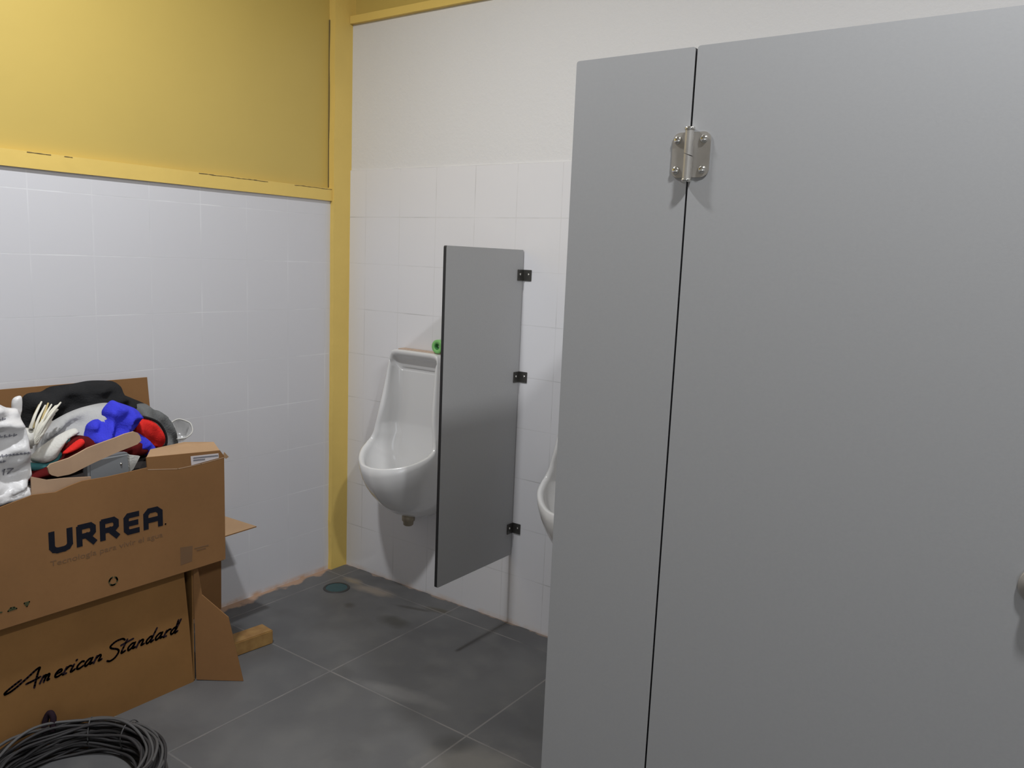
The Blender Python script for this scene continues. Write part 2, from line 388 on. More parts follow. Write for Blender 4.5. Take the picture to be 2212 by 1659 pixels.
# ------------------------------------------------------------------ urinal divider
dv = thing('urinal_divider', 'grey laminate urinal divider with black edges fixed to the tiled wall', 'divider', (.942, 0, .283))
def panel(name, a, b, axis, m=M_lam, parent=None, r=.005):
    """panel with rounded corners; faces laminate, edges black core. axis = thin axis"""
    ax = [i for i in range(3) if i != axis]; (u0, v0), (u1, v1) = (a[ax[0]], a[ax[1]]), (b[ax[0]], b[ax[1]])
    pts = []
    for (cu, cv, s) in ((u1-r, v1-r, 0), (u0+r, v1-r, 1), (u0+r, v0+r, 2), (u1-r, v0+r, 3)):
        for k in range(5):
            t_ = PI/2*(s+k/4); p = [0, 0, 0]; p[axis] = a[axis]; p[ax[0]] = cu+r*math.cos(t_); p[ax[1]] = cv+r*math.sin(t_); pts.append(p)
    th = [0, 0, 0]; th[axis] = b[axis]-a[axis]
    return plate(name, pts, th, [m, M_core], parent, edge=1)
part(panel('divider_panel', (.936, -.442, .283), (.948, -.004, 1.457), 0, M_lam2, r=.006), dv)
for z in (1.365, .985, .392):
    b = boxes('wall_bracket', [((.9485, -.038, z-.020), (.9525, -.0005, z+.020)), ((.9485, -.0045, z-.020), (.986, -.0005, z+.020))], M_clip, None, bevel=.0008)
    part(b, dv)
    for M_ in (Matrix.Translation((.9525, -.026, z+.003)) @ Matrix.Rotation(PI/2, 4, 'Y'), Matrix.Translation((.974, -.0045, z+.003)) @ Matrix.Rotation(PI/2, 4, 'X')):
        bm = bmesh.new(); lathe(bm, [(.0045, 0), (.0045, .001), (.0035, .0025), (.0015, .0032)], M_, 14)
        s = mesh('screw', bm, M_screw, None, True); s.parent = b; s.matrix_parent_inverse = Matrix.Identity(4)

# ------------------------------------------------------------------ toilet stall
YF = -1.100; TH = .018
ps = thing('stall_partition', 'grey laminate side partition behind the narrow front panel of the stall', 'partition', (1.85, -.55, 0))
part(panel('partition_panel', (1.838, YF+TH+.001, .12), (1.850, -.001, 1.80), 0), ps)
for y in (-.2, -.85): part(boxes('partition_foot', [((1.841, y-.02, 0), (1.847, y+.02, .12))], M_steel), ps)
pl = thing('stall_pilaster', 'narrow grey laminate front panel left of the stall door', 'panel', (1.94, YF, 0))
part(panel('pilaster_panel', (1.8215, YF, .10), (2.0640, YF+TH, 1.80), 1), pl)
part(boxes('pilaster_shoe', [((1.83, YF-.001, 0), (2.055, YF+TH+.001, .10))], M_steel), pl)
pr = thing('stall_pilaster', 'grey laminate front panel on the latch side of the stall door', 'panel', (2.83, YF, 0))
part(panel('pilaster_panel', (2.713, YF, .10), (2.95, YF+TH, 1.80), 1), pr)
part(boxes('pilaster_shoe', [((2.72, YF-.001, 0), (2.94, YF+TH+.001, .10))], M_steel), pr)
dr = thing('stall_door', 'wide grey laminate toilet stall door with a steel hinge near its top', 'door', (2.39, YF, .28))
part(panel('door_panel', (2.0675, YF, .28), (2.7085, YF+TH, 1.801), 1), dr)
# hinge
hz = 1.6165; hx = 2.0675; HB = .0865
def leaf(x0, x1, rl):
    pts = []; y = YF-.0022; z0, z1 = hz-HB/2+.004, hz+HB/2-.004; r = .014
    if rl < 0: cs = ((x0+r, z1-r, 1), (x0+r, z0+r, 2)); pts = [(x1, y, z1)]
    for (cu, cv, s) in (cs if rl < 0 else ()):
        for k in range(7): a = PI/2*(s+k/6); pts.append((cu+r*math.cos(a), y, cv+r*math.sin(a)))
    if rl < 0: pts.append((x1, y, z0))
    else:
        pts = [(x0, y, z0)]
        for (cu, cv, s) in ((x1-r, z0+r, 3), (x1-r, z1-r, 4)):
            for k in range(7): a = PI/2*(s+k/6); pts.append((cu+r*math.cos(a), y, cv+r*math.sin(a)))
        pts.append((x0, y, z1))
    return pts
h1 = part(plate('hinge_leaf', leaf(hx-.034, hx-.002, -1), (0, .0020, 0), M_steel, bevel=.0004), dr)
h2 = part(plate('hinge_leaf', leaf(hx+.004, hx+.0375, 1), (0, .0020, 0), M_steel, bevel=.0004), dr)
bm = bmesh.new(); kn = Vector((hx, YF-.0085, hz)); kr = .0080
# lower barrel with a sloped top, upper barrel above it
for sgn in (-1, 1):
    n = 28; A = []; B = []
    for k in range(n):
        a = 2*PI*k/n; px, py = kr*math.cos(a), kr*math.sin(a)
        cut = -.3*px*1.4+.0007*sgn
        A.append(bm.verts.new(kn+Vector((px, py, cut)))); B.append(bm.verts.new(kn+Vector((px, py, sgn*(HB/2-.001)))))
    for k in range(n): bm.faces.new((A[k], A[(k+1) % n], B[(k+1) % n], B[k]))
    fa = bm.faces.new(A); fb = bm.faces.new(B[::-1])
    for f_ in (fa, fb):
        for e_ in f_.edges: e_.smooth = False
kb = part(mesh('hinge_barrel', bm, M_steel, None, True), dr)
for p in kb.data.polygons: p.use_smooth = len(p.vertices) == 4
bm = bmesh.new()
for sgn in (-1, 1): lathe(bm, [(.0092, sgn*(HB/2-.001)), (.0095, sgn*(HB/2)), (.0088, sgn*(HB/2+.0035)), (.004, sgn*(HB/2+.0045))], Matrix.Translation(kn), 24)
pc = mesh('pin_cap', bm, M_screw, None, True); pc.parent = kb
for (sx, par) in ((hx-.0245, h1), (hx+.0245, h2)):
    for sz in (hz+.0262, hz-.0262):
        bm = bmesh.new(); lathe(bm, [(.0066, 0), (.0064, .0012), (.0052, .0030), (.003, .0042), (.0008, .0046)], Matrix.Translation((sx, YF-.0022, sz)) @ Matrix.Rotation(PI/2, 4, 'X') @ Matrix.Scale(1.12, 4), 24)
        s = mesh('hinge_screw', bm, M_screw, None, True); s.parent = par
# latch rose at the frame's right edge
bm = bmesh.new(); lathe(bm, [(.0310, 0), (.0310, .006), (.029, .0085), (.017, .009), (.016, .022), (.013, .026), (.004, .027)], Matrix.Translation((2.6705, YF, .978)) @ Matrix.Rotation(PI/2, 4, 'X'), 40)
part(mesh('latch_knob', bm, M_steel, None, True), dr)

# ------------------------------------------------------------------ floor drain
fd = thing('floor_drain', 'round teal drain cover in the grey floor near the corner', 'drain', (.193, -.215, 0))
bm = bmesh.new(); lathe(bm, [(.046, .0), (.046, .003), (.054, .003), (.057, .0)], Matrix.Identity(4), 40, close=True); mesh('drain_rim', bm, M_drainr, fd)
bm = bmesh.new(); lathe(bm, [(.046, .0), (.0455, .002), (.02, .0025), (.001, .0026)], Matrix.Identity(4), 40); mesh('drain_cover', bm, M_drain, fd)

# ------------------------------------------------------------------ lettering
def ribbon(lines, wid, x, m, name, parent, h=.0007, surf=None, flat=False):
    """strokes in the y-z plane laid on the face x"""
    bm = bmesh.new()
    for k, L_ in enumerate(lines):
        for i in range(len(L_)-1):
            a = Vector(L_[i]); b = Vector(L_[i+1]); d = b-a
            if d.length < 1e-7: continue
            d.normalize(); nn = Vector((-d.y, d.x))*wid/2; e = d*(wid*.40 if flat else 0)
            if flat and L_[0] != L_[-1] and i == 0: ea = e
            else: ea = e*.6 if flat else e
            eb = e if (flat and i == len(L_)-2) else (e*.6 if flat else e)
            q = [a-ea-nn, b+eb-nn, b+eb+nn, a-ea+nn]
            xs = [(surf(p.x, p.y) if surf else x)+h+.00004*((i+k*3) % 7) for p in q]
            vt = [bm.verts.new((xx, p.x, p.y)) for xx, p in zip(xs, q)]; vb = [bm.verts.new((xx-h*.9, p.x, p.y)) for xx, p in zip(xs, q)]
            bm.faces.new(vt); bm.faces.new(vb[::-1])
            for j in range(4): bm.faces.new((vt[j], vb[j], vb[(j+1) % 4], vt[(j+1) % 4]))
            if not flat:
                for c in (a, b):
                    cv = [bm.verts.new(((surf(c.x, c.y) if surf else x)+h+.0003, c.x+wid/2*math.cos(2*PI*j/10), c.y+wid/2*math.sin(2*PI*j/10))) for j in range(10)]
                    bm.faces.new(cv)
    return mesh(name, bm, m, parent)
def place(strokes, y0, z0, w, h, slant=0):
    return [[(y0+p[0]*w+p[1]*h*slant, z0+p[1]*h) for p in s] for s in strokes]

# ------------------------------------------------------------------ the lower carton
lb = thing('cardboard_box', 'brown cardboard carton on the floor with script lettering, under the other carton', 'box', (.22, -1.45, 0), 'cardboard cartons stacked by the left wall')
F2 = .418; R2y = -1.032; L2y = -1.93; T2 = .396; t4 = .004
part(plate('front_panel', [(F2, L2y, 0), (F2, -1.040, 0), (F2, -1.052, .2), (F2, -1.068, T2), (F2, L2y, T2)], (-t4, 0, 0), M_card2), lb)
part(boxes('rear_panel', [((.006, L2y, 0), (.010, R2y, T2))], M_card2), lb)
part(boxes('bottom_panel', [((.010, L2y, 0), (F2-t4, R2y, t4))], M_card2), lb)
part(boxes('top_panel', [((.010, L2y, T2-t4), (F2-t4, R2y, T2))], M_card2), lb)
part(boxes('end_panel', [((.010, L2y, t4), (F2-t4, L2y+t4, T2-t4))], M_card2), lb)
dx, dy = .784, .621
fl = [(-.002, .385), (.012, .392), (.024, .300), (.108, .224), (.154, .001), (.078, .002), (.001, .004)]
part(plate('end_flap', [(F2+s*dx, R2y+s*dy, z) for s, z in fl], (-.0025, .0032, 0), M_card), lb)
part(plate('end_flap', [(.008, R2y, .006), (.008, -.655, .003), (.008, -.650, .385), (.008, R2y, .39)], (.004, 0, 0), M_card), lb)
part(plate('end_flap', [(.014, R2y, .394), (.014, -.672, .400), (.252, -.665, .402), (.256, R2y, .396)], (0, 0, -.004), [M_cardin, M_card], edge=1), lb)
part(boxes('end_flap', [((.012, R2y-.006, .001), (F2-.004, R2y-.002, T2-t4))], M_card2), lb)  # extra inner flap, added to keep the gap beside the front panel dark
# script lettering, hand drawn
sl = .45; LW = []
A = [[(-1.603, .201), (-1.590, .203), (-1.572, .211), (-1.545, .226), (-1.522, .240), (-1.512, .2425), (-1.5165, .232), (-1.523, .212), (-1.529, .190)],
     [(-1.603, .201), (-1.603, .206), (-1.585, .216), (-1.562, .226)], [(-1.549, .209), (-1.531, .211), (-1.512, .215)]]
LW += A
low = {'m': ([[(0, 0), (.1, 1)], [(.08, .7), (.28, 1), (.38, .8), (.36, 0)], [(.38, .7), (.58, 1), (.70, .8), (.68, .1), (.85, .15)]], 1.35),
       'e': ([[(.05, .5), (.55, .65), (.5, .95), (.25, 1), (.05, .6), (.1, .15), (.35, 0), (.8, .25)]], .9),
       'r': ([[(0, 0), (.12, 1)], [(.1, .6), (.35, 1), (.6, .95)], [(.0, 0), (.3, .05)]], .75),
       'i': ([[(.1, 1), (.0, .1), (.2, 0), (.4, .2)], [(.2, 1.5), (.24, 1.6)]], .55),
       'c': ([[(.6, .9), (.35, 1), (.05, .6), (.1, .1), (.35, 0), (.75, .25)]], .85),
       'a': ([[(.6, .9), (.3, 1), (.0, .5), (.15, 0), (.45, .3), (.62, 1)], [(.62, 1), (.58, .1), (.85, .2)]], 1.0),
       'n': ([[(0, 0), (.1, 1)], [(.08, .6), (.35, 1), (.55, .8), (.5, .1), (.8, .2)]], 1.0),
       't': ([[(.25, 2.0), (.1, .3), (.2, 0), (.5, .2)], [(-.25, 1.35), (.95, 1.75)]], .75),
       'd': ([[(.55, .9), (.3, 1), (.0, .5), (.15, 0), (.4, .2), (.6, .9)], [(.75, 2.1), (.55, .1), (.85, .2)]], 1.05)}
def word(s, y0, z0, y1, h):
    tot = sum(low[c][1] for c in s); u = (y1-y0)/tot; y = y0
    for c in s:
        for st in place(low[c][0], y, z0, u, h, sl): LW.append(st)
        y += low[c][1]*u
word('merican', -1.514, .1960, -1.336, .0185)
LW.append([(-1.268, .233), (-1.275, .239), (-1.295, .238), (-1.312, .229), (-1.309, .221), (-1.292, .212), (-1.288, .202), (-1.300, .188), (-1.315, .183), (-1.324, .187)])
word('tandard', -1.284, .1945, -1.090, .0185)
LW.append([(-1.106, .196), (-1.098, .215), (-1.090, .234)])
LW = [[tuple(v)[:2] for v in catmull([(p[0], p[1], 0) for p in s], 3)] if len(s) > 2 else s for s in LW]
part(ribbon(LW, .0060, F2, M_inkd, 'printed_lettering', None), lb)

# ------------------------------------------------------------------ the upper carton
ub = thing('cardboard_box', 'open brown cardboard carton with bold black lettering, heaped with cloths', 'box', (.24, -1.45, .402), 'cardboard cartons stacked by the left wall')
F1 = .450; R1 = -.936; L1 = -1.95; B1 = .4025
fp = [(-.936, B1), (-.936, .753), (-.951, .774), (-1.201, .795), (-1.199, .763), (-1.250, .761), (-1.322, .759), (-1.390, .761), (-1.426, .754), (-1.463, .744), (-1.522, .749), (-1.602, .733), (-1.70, .742), (-1.95, .75), (-1.95, B1)]
part(plate('front_panel', [(F1, y, z) for y, z in fp], (-t4, 0, 0), M_card), ub)
part(plate('side_panel', [(F1-t4, R1, B1), (.034, R1, B1), (.034, R1, .735), (.20, R1, .728), (F1-t4, R1, .752)], (0, -t4, 0), M_card), ub)
part(plate('side_panel', [(F1-t4, L1, B1), (.034, L1, B1), (.034, L1, .74), (F1-t4, L1, .75)], (0, t4, 0), M_card), ub)
part(boxes('rear_panel', [((.030, L1, B1), (.034, R1, .735))], M_card), ub)
part(boxes('bottom_panel', [((.034, L1+t4, B1-.003), (F1-t4, R1-t4, B1+.001))], M_card), ub)
part(plate('rear_flap', [(.034, L1, .735), (.034, R1, .735), (.025, -.946, .962), (.020, -1.40, .967), (.020, L1, .972)], (-.004, 0, 0), [M_card, M_cardin], edge=1), ub)
part(plate('top_flap', [(F1-.001, -.951, .7735), (F1-.001, -1.200, .7945), (.385, -1.150, .800), (.375, -1.03, .802), (.378, -.925, .786)], (0, 0, -.004), [M_cardin, M_card], edge=1), ub)
part(plate('inner_flap', [(F1-.012, -1.520, .70), (F1-.012, -1.518, .796), (F1-.012, -1.477, .779), (F1-.012, -1.43, .775), (F1-.012, -1.36, .765), (F1-.012, -1.36, .70)], (-t4, 0, 0), M_cardtone), ub)
part(plate('torn_corner', [(.449, -.934, .765), (.455, -.922, .748), (.449, -.928, .742), (.447, -.938, .748)], (-.002, 0, 0), M_cardin), ub)
# crease line of the torn top edge
part(ribbon([[(-.938, .748), (-1.02, .742), (-1.10, .741), (-1.197, .757)]], .0022, F1, M_cardtone, 'crease', None, h=.0004), ub)
# big bold logo letters  (stroke width .0165)
u = .0160
U_ = [[(0, 1), (0, .22), (.12, .06), (.3, 0), (.7, 0), (.88, .06), (1, .22), (1, 1)]]
R_ = [[(0, 0), (0, 1), (.78, 1), (.97, .86), (.97, .58), (.80, .44), (0, .44)], [(.50, .44), (1.0, 0)]]
E_l = [[(1, 1), (.2, 1), (0, .85), (0, .15), (.2, 0), (1, 0)], [(0, .5), (.90, .5)]]
A_l = [[(0, 0), (0, .80), (.22, 1), (.75, 1), (1, .80), (1, 0)], [(0, .40), (1, .40)]]
def glyph(st, y0, y1, z0=.5725, z1=.636): return place(st, y0+u/2, z0+u*.42, (y1-y0-u), (z1-z0-u*.84))
G = glyph(U_, -1.487, -1.423)+glyph(R_, -1.413, -1.357)+glyph(R_, -1.347, -1.290)+glyph(E_l, -1.277, -1.227)+glyph(A_l, -1.216, -1.154)
part(ribbon(G, u, F1, M_ink, 'printed_lettering', None, flat=True), ub)
part(ribbon([[(-1.146, .5755), (-1.1455, .5755)]], .005, F1, M_ink, 'printed_lettering', None), ub)
def text_mesh(body, y0, z0, size, x, m, name, width=None, rot=0):
    cu = bpy.data.curves.new('t', 'FONT'); cu.body = body; cu.size = size; cu.extrude = .0002
    ob = bpy.data.objects.new('t', cu); C.objects.link(ob); dg = bpy.context.evaluated_depsgraph_get()
    me = bpy.data.meshes.new_from_object(ob.evaluated_get(dg)); bpy.data.objects.remove(ob)
    xs = [v.co.x for v in me.vertices]; k = width/(max(xs)-min(xs)) if width else 1
    for v in me.vertices:
        a, b, c = v.co; a *= k; v.co = (x+.0004+c, y0+a*math.cos(rot)-b*math.sin(rot), z0+b*math.cos(rot)+a*math.sin(rot))
    me.materials.clear(); me.materials.append(m)
    return link(name, me)
part(text_mesh('Tecnología para vivir el agua', -1.486, .538, .022, F1, M_inkf, 'printed_slogan', .33), ub)
# three chasing arrows
rc = Vector((-1.3135, .4435)); st = []
for k in range(3):
    a0 = math.radians(100+120*k)
    st.append([(rc.x+.0120*math.cos(a0+j*.36), rc.y+.0120*math.sin(a0+j*.36)) for j in range(5)])
part(ribbon(st, .0050, F1, M_ink2, 'recycling_mark', None), ub)
tri = [[(-1.5565, .4565), (-1.5435, .4565), (-1.550, .4455), (-1.5565, .4565)], [(-1.5495, .4535), (-1.5495, .449)],
       [(-1.597, .4475), (-1.590, .4545), (-1.582, .4535), (-1.576, .4480), (-1.597, .4475)], [(-1.59, .450), (-1.58, .451)], [(-1.625, .452), (-1.612, .450)]]
part(ribbon(tri, .0035, F1, M_ink2, 'handling_marks', None), ub)
part(plate('faded_stamp', [(F1+.0003, -1.098, .487), (F1+.0003, -1.055, .481), (F1+.0003, -1.058, .430), (F1+.0003, -1.098, .428)], (-.0002, 0, 0), M_inkf), ub)
part(ribbon([[(-1.048, .470), (-1.0, .468)], [(-1.04, .462), (-1.01, .461)]], .0035, F1, M_inkf, 'faded_stamp', None), ub)
sk = part(plate('paper_sticker', [(F1+.0006, -1.056, .773), (F1+.0006, -.957, .7655), (F1+.0006, -.956, .750), (F1+.0006, -1.054, .7435)], (-.0004, 0, 0), M_sticker), ub)
tx = ribbon([[(-1.046+j*.0068, .7655-j*.00055-r*.0075), (-1.042+j*.0068, .7652-j*.00055-r*.0075)] for j in range(13) for r in range(2) if not (r and j > 5)], .0042, F1+.0007, M_stink, 'sticker_print', None, h=.0003)
tx.parent = sk

# ------------------------------------------------------------------ soft heap in the upper carton
def soft(name, x0, poly, T, m, lean=0, fold=.012, freq=14, ang=.6, an=3.0, seed=0, back=.35, R=None, parent=None, step=.008, sub=True, smoothpoly=True):
    """cushion-like lump: outline poly (y,z) standing around x = x0, bulging T forwards, with fold ridges"""
    if smoothpoly:
        P = [Vector((p[0], p[1], 0)) for p in poly]; P3 = [P[-1]]+P+[P[0], P[1]]; out = []
        for i in range(1, len(P3)-2):
            a, b, c, d = P3[i-1], P3[i], P3[i+1], P3[i+2]
            nseg = max(2, int((c-b).length/step))
            for k in range(nseg):
                t = k/nseg; out.append(.5*((2*b)+(c-a)*t+(2*a-5*b+4*c-d)*t*t+(3*b-a-3*c+d)*t**3))
        B = [Vector((p.x, p.y)) for p in out]
    else: B = [Vector(p) for p in poly]
    n = len(B); pts = list(B)
    ys = [p.x for p in B]; zs = [p.y for p in B]; R = R or T
    def dist(q):
        best = 9
        for i in range(n):
            a, b = B[i], B[(i+1) % n]; ab = b-a; L2 = ab.length_squared
            t = 0 if L2 == 0 else max(0, min(1, (q-a).dot(ab)/L2)); best = min(best, (q-a-ab*t).length)
        return best
    def inside(q):
        c = False; j = n-1
        for i in range(n):
            if (B[i].y > q.y) != (B[j].y > q.y) and q.x < (B[j].x-B[i].x)*(q.y-B[i].y)/(B[j].y-B[i].y)+B[i].x: c = not c
            j = i
        return c
    y = min(ys); D = {}
    while y < max(ys):
        z = min(zs)
        while z < max(zs):
            q = Vector((y+random.uniform(-1, 1)*step*.12, z+random.uniform(-1, 1)*step*.12))
            if inside(q) and dist(q) > step*.5: pts.append(q)
            z += step
        y += step
    res = geometry.delaunay_2d_cdt(pts, [(i, (i+1) % n) for i in range(n)], [], 1, 1e-6)
    V2, F = res[0], res[2]
    zmin = min(zs); ca, sa = math.cos(ang), math.sin(ang)
    def hx(y, z, side=1):
        q = Vector((y, z)); d = min(1, dist(q)/R) if inside(q) else 0
        e = math.sqrt(max(0, d*(2-d)))
        s_, t_ = y*ca+z*sa, -y*sa+z*ca
        nz = noise.noise(Vector((s_*freq/an, t_*freq, seed*7.3)))+.45*noise.noise(Vector((s_*freq*2.1/an+3, t_*freq*2.3, seed*3.1)))
        f = (1-abs(nz)*2.2)*fold
        w_ = .5*noise.noise(Vector((y*22, z*22, seed)))*fold
        hgt = e*T+(f+w_)*min(1, d*2.5)
        xx = x0-lean*(z-zmin)
        return xx+hgt if side > 0 else xx-e*T*back
    bm = bmesh.new(); fr = []; bk = []
    for v in V2:
        q = Vector((v[0], v[1])); onb = dist(q) < 1e-5
        a = bm.verts.new((x0-lean*(q.y-zmin) if onb else hx(q.x, q.y), q.x, q.y)); fr.append(a)
        bk.append(a if onb else bm.verts.new((hx(q.x, q.y, -1), q.x, q.y)))
    for f in F:
        try: bm.faces.new([fr[i] for i in f])
        except ValueError: pass
        try: bm.faces.new([bk[i] for i in f][::-1])
        except ValueError: pass
    o = mesh(name, bm, m, parent, True); o['_'] = 1; del o['_']
    return o, hx

soft('dark_cloth_filling', .28, [(-1.92, .45), (-.96, .45), (-.957, .68), (-1.02, .735), (-1.15, .775), (-1.30, .775), (-1.45, .77), (-1.6, .765), (-1.92, .74)], .10, M_dgrey, lean=.0, fold=.012, freq=11, seed=1, back=1.4, step=.02)
o = bpy.data.objects['dark_cloth_filling']; tag(o, 'dark rags filling the open carton beneath the other cloths', 'cloth')
o, _ = soft('black_cloth', .13, [(-1.415, .905), (-1.405, .945), (-1.386, .966), (-1.346, .968), (-1.319, .980), (-1.253, .983), (-1.195, .987), (-1.125, .978), (-1.103, .958), (-1.098, .936), (-1.06, .914), (-1.015, .888), (-1.01, .86), (-1.02, .79), (-1.20, .77), (-1.40, .78), (-1.43, .84)],
       .060, M_black, fold=.026, freq=15, ang=.15, an=2.6, seed=2, back=.5); tag(o, 'crumpled black cloth at the back of the heap, against the upright flap', 'cloth')
o, _ = soft('light_grey_cloth', .235, [(-1.46, .80), (-1.43, .846), (-1.392, .880), (-1.322, .914), (-1.255, .929), (-1.19, .928), (-1.12, .89), (-1.15, .82), (-1.257, .79), (-1.35, .765), (-1.46, .765)],
       .050, M_lgrey, fold=.030, freq=18, ang=.62, an=5, seed=5, back=.35); tag(o, 'light grey cloth in long folds below the black cloth', 'cloth')
o, hb = soft('white_rag', .305, [(-1.462, .812), (-1.425, .845), (-1.366, .874), (-1.333, .880), (-1.325, .864), (-1.360, .851), (-1.374, .832), (-1.395, .802), (-1.431, .792)],
     .022, M_whitec, fold=.011, freq=20, ang=.6, seed=8, back=.8, step=.005); tag(o, 'small off-white rag with a teal hem, left in the heap', 'cloth')
hem, _ = soft('hem', .315, [(-1.482, .826), (-1.470, .806), (-1.434, .797), (-1.400, .806), (-1.378, .838), (-1.366, .868), (-1.352, .866), (-1.362, .835), (-1.380, .800), (-1.430, .776), (-1.480, .784)],
     .012, M_teal, fold=.004, freq=22, seed=9, back=1, step=.005); hem.parent = o
o, _ = soft('maroon_cloth', .315, [(-1.50, .77), (-1.40, .80), (-1.378, .845), (-1.34, .862), (-1.28, .845), (-1.20, .83), (-1.14, .82), (-1.13, .77), (-1.30, .755), (-1.48, .75)],
     .03, M_maroon, fold=.010, freq=18, seed=10, back=.4, step=.007); tag(o, 'dark maroon cloth showing between the white rag and the tan strip', 'cloth')
o, _ = soft('red_rag', .352, [(-1.395, .822), (-1.372, .842), (-1.345, .858), (-1.332, .850), (-1.342, .834), (-1.370, .822)],
     .014, M_red, fold=.003, freq=22, seed=11, back=1, step=.004); tag(o, 'small scrap of red cloth left of the blue cloth', 'cloth')
# blue cloth: two overlapping folded lobes
o, _ = soft('blue_cloth', .295, [(-1.312, .838), (-1.302, .866), (-1.296, .884), (-1.276, .896), (-1.250, .898), (-1.248, .922), (-1.220, .948), (-1.196, .939), (-1.165, .925), (-1.139, .909), (-1.137, .886), (-1.147, .860), (-1.161, .846), (-1.182, .826), (-1.215, .812), (-1.283, .816), (-1.304, .826)],
       .040, M_blue, fold=.032, freq=17, ang=1.0, an=1.5, seed=14, back=.4, step=.0055)
tag(o, 'crumpled royal blue cloth on top of the heap', 'cloth')
b2, _ = soft('hanging_corner', .325, [(-1.165, .845), (-1.135, .828), (-1.112, .806), (-1.100, .785), (-1.103, .771), (-1.124, .767), (-1.150, .776), (-1.170, .80)],
     .024, M_blue, fold=.006, freq=20, seed=15, back=1, step=.005); b2.parent = o
o, _ = soft('red_cloth', .262, [(-1.140, .872), (-1.131, .878), (-1.096, .871), (-1.060, .852), (-1.040, .825), (-1.032, .794), (-1.037, .772), (-1.056, .766), (-1.083, .778), (-1.118, .795), (-1.145, .835)],
       .034, M_red, fold=.015, freq=16, ang=-.8, an=2.5, seed=17, back=.9, step=.0055); tag(o, 'bright red cloth with dark piping beside the blue cloth', 'cloth')
bm = bmesh.new(); pts = catmull([(.268, -1.140, .874), (.27, -1.128, .881), (.27, -1.096, .875), (.27, -1.057, .855), (.27, -1.036, .827), (.27, -1.027, .794), (.27, -1.033, .769), (.27, -1.056, .762)], 6)
tube(bm, pts, .0042, 8); pp = mesh('piping', bm, M_black, None, True); pp.parent = o
o, _ = soft('dark_grey_cloth', .185, [(-1.09, .895), (-1.05, .903), (-1.020, .880), (-1.00, .872), (-.974, .850), (-.955, .812), (-.943, .775), (-.942, .745), (-.99, .735), (-1.05, .75), (-1.11, .82)],
       .050, M_greyc, fold=.022, freq=13, ang=-.9, an=2.2, seed=20, back=.4, step=.0065); tag(o, 'dark grey cloth behind the red cloth at the right of the heap', 'cloth')
# cup lying behind the carton's right corner
cp = thing('plastic_cup', 'cloudy white plastic cup lying at the right end of the heap', 'cup', (.20, -.915, .785))
Mx = Matrix.Translation((.185, -.925, .790)) @ Vector((.75, -.35, .62)).normalized().to_track_quat('Z', 'Y').to_matrix().to_4x4()
bm = bmesh.new(); lathe(bm, [(.0005, -.042), (.018, -.042), (.024, -.036), (.0365, .022), (.0355, .022), (.0225, -.034), (.017, -.039), (.0005, -.039)], Mx, 32, close=False)
for v in bm.verts: v.co += Vector((1, 1, 1))*noise.noise(v.co*40)*.004
part(mesh('cup_body', bm, M_clear, None, True), cp)
bm = bmesh.new(); ring = [Mx @ Vector((.037*math.cos(2*PI*k/36), .037*math.sin(2*PI*k/36), .022)) for k in range(36)]
ring = [p+Vector((1, 1, 1))*noise.noise(p*40)*.004 for p in ring]
tube(bm, ring, .0022, 6, True); part(mesh('cup_rim', bm, M_whitec, None, True), cp)
# tan strip
tg = [(-1.466, .808), (-1.458, .816), (-1.432, .820), (-1.408, .824), (-1.383, .833), (-1.356, .844), (-1.335, .849), (-1.310, .854), (-1.275, .861), (-1.247, .868), (-1.219, .871), (-1.207, .865), (-1.200, .855), (-1.197, .840), (-1.209, .831), (-1.234, .825), (-1.263, .819), (-1.311, .806), (-1.340, .798), (-1.371, .788), (-1.395, .780), (-1.41, .777), (-1.441, .777), (-1.456, .784), (-1.462, .790)]
o = plate('cardboard_strip', [(.418, y, z) for y, z in tg], (-.006, 0, 0), M_cardtone)
tag(o, 'long tan cardboard strip with rounded ends lying across the front of the heap', 'cardboard')
# grey plastic housing with a white corner
gp = thing('plastic_housing', 'grey plastic box with a shiny stud under the tan strip', 'box', (.36, -1.26, .74))
bm = bmesh.new(); box(bm, (.30, -1.335, .700), (.375, -1.208, .798)); bmesh.ops.bevel(bm, geom=bm.edges[:], offset=.006, segments=3, affect='EDGES')
part(mesh('housing', bm, M_pgrey, None), gp)
bm = bmesh.new(); lathe(bm, [(.004, 0), (.004, .001), (.0025, .003), (.0005, .0035)], Matrix.Translation((.375, -1.238, .768)) @ Matrix.Rotation(PI/2, 4, 'Y'), 14); part(mesh('stud', bm, M_screw, None, True), gp)
part(plate('white_corner', [(.386, -1.218, .794), (.386, -1.184, .784), (.386, -1.206, .748), (.386, -1.216, .742)], (-.010, 0, 0), M_whitec), gp)
# white printed bag
wbp = [(-1.72, .735), (-1.72, .975), (-1.66, 1.0), (-1.60, .997), (-1.568, .992), (-1.547, .980), (-1.519, .972), (-1.514, .947), (-1.504, .908), (-1.502, .876), (-1.496, .843), (-1.495, .790), (-1.512, .772), (-1.503, .748), (-1.512, .732), (-1.548, .735), (-1.60, .733), (-1.66, .73)]
o, hw = soft('plastic_bag', .384, wbp, .032, M_bag, fold=.022, freq=14, ang=.35, an=1.8, seed=31, back=1, step=.008)
tag(o, 'white plastic bag with small grey print at the left of the heap', 'bag')
def row(y0, y1, z, hgt, n, sd):
    rr = random.Random(sd); out = []
    for j in range(n):
        a = y0+(y1-y0)*j/n; b = a+(y1-y0)/n*.6
        out.append([(a, z+rr.uniform(-.2, .2)*hgt), (b, z+rr.uniform(.0, .6)*hgt)]); out.append([(a, z), (a+.0005, z+hgt)])
    return out
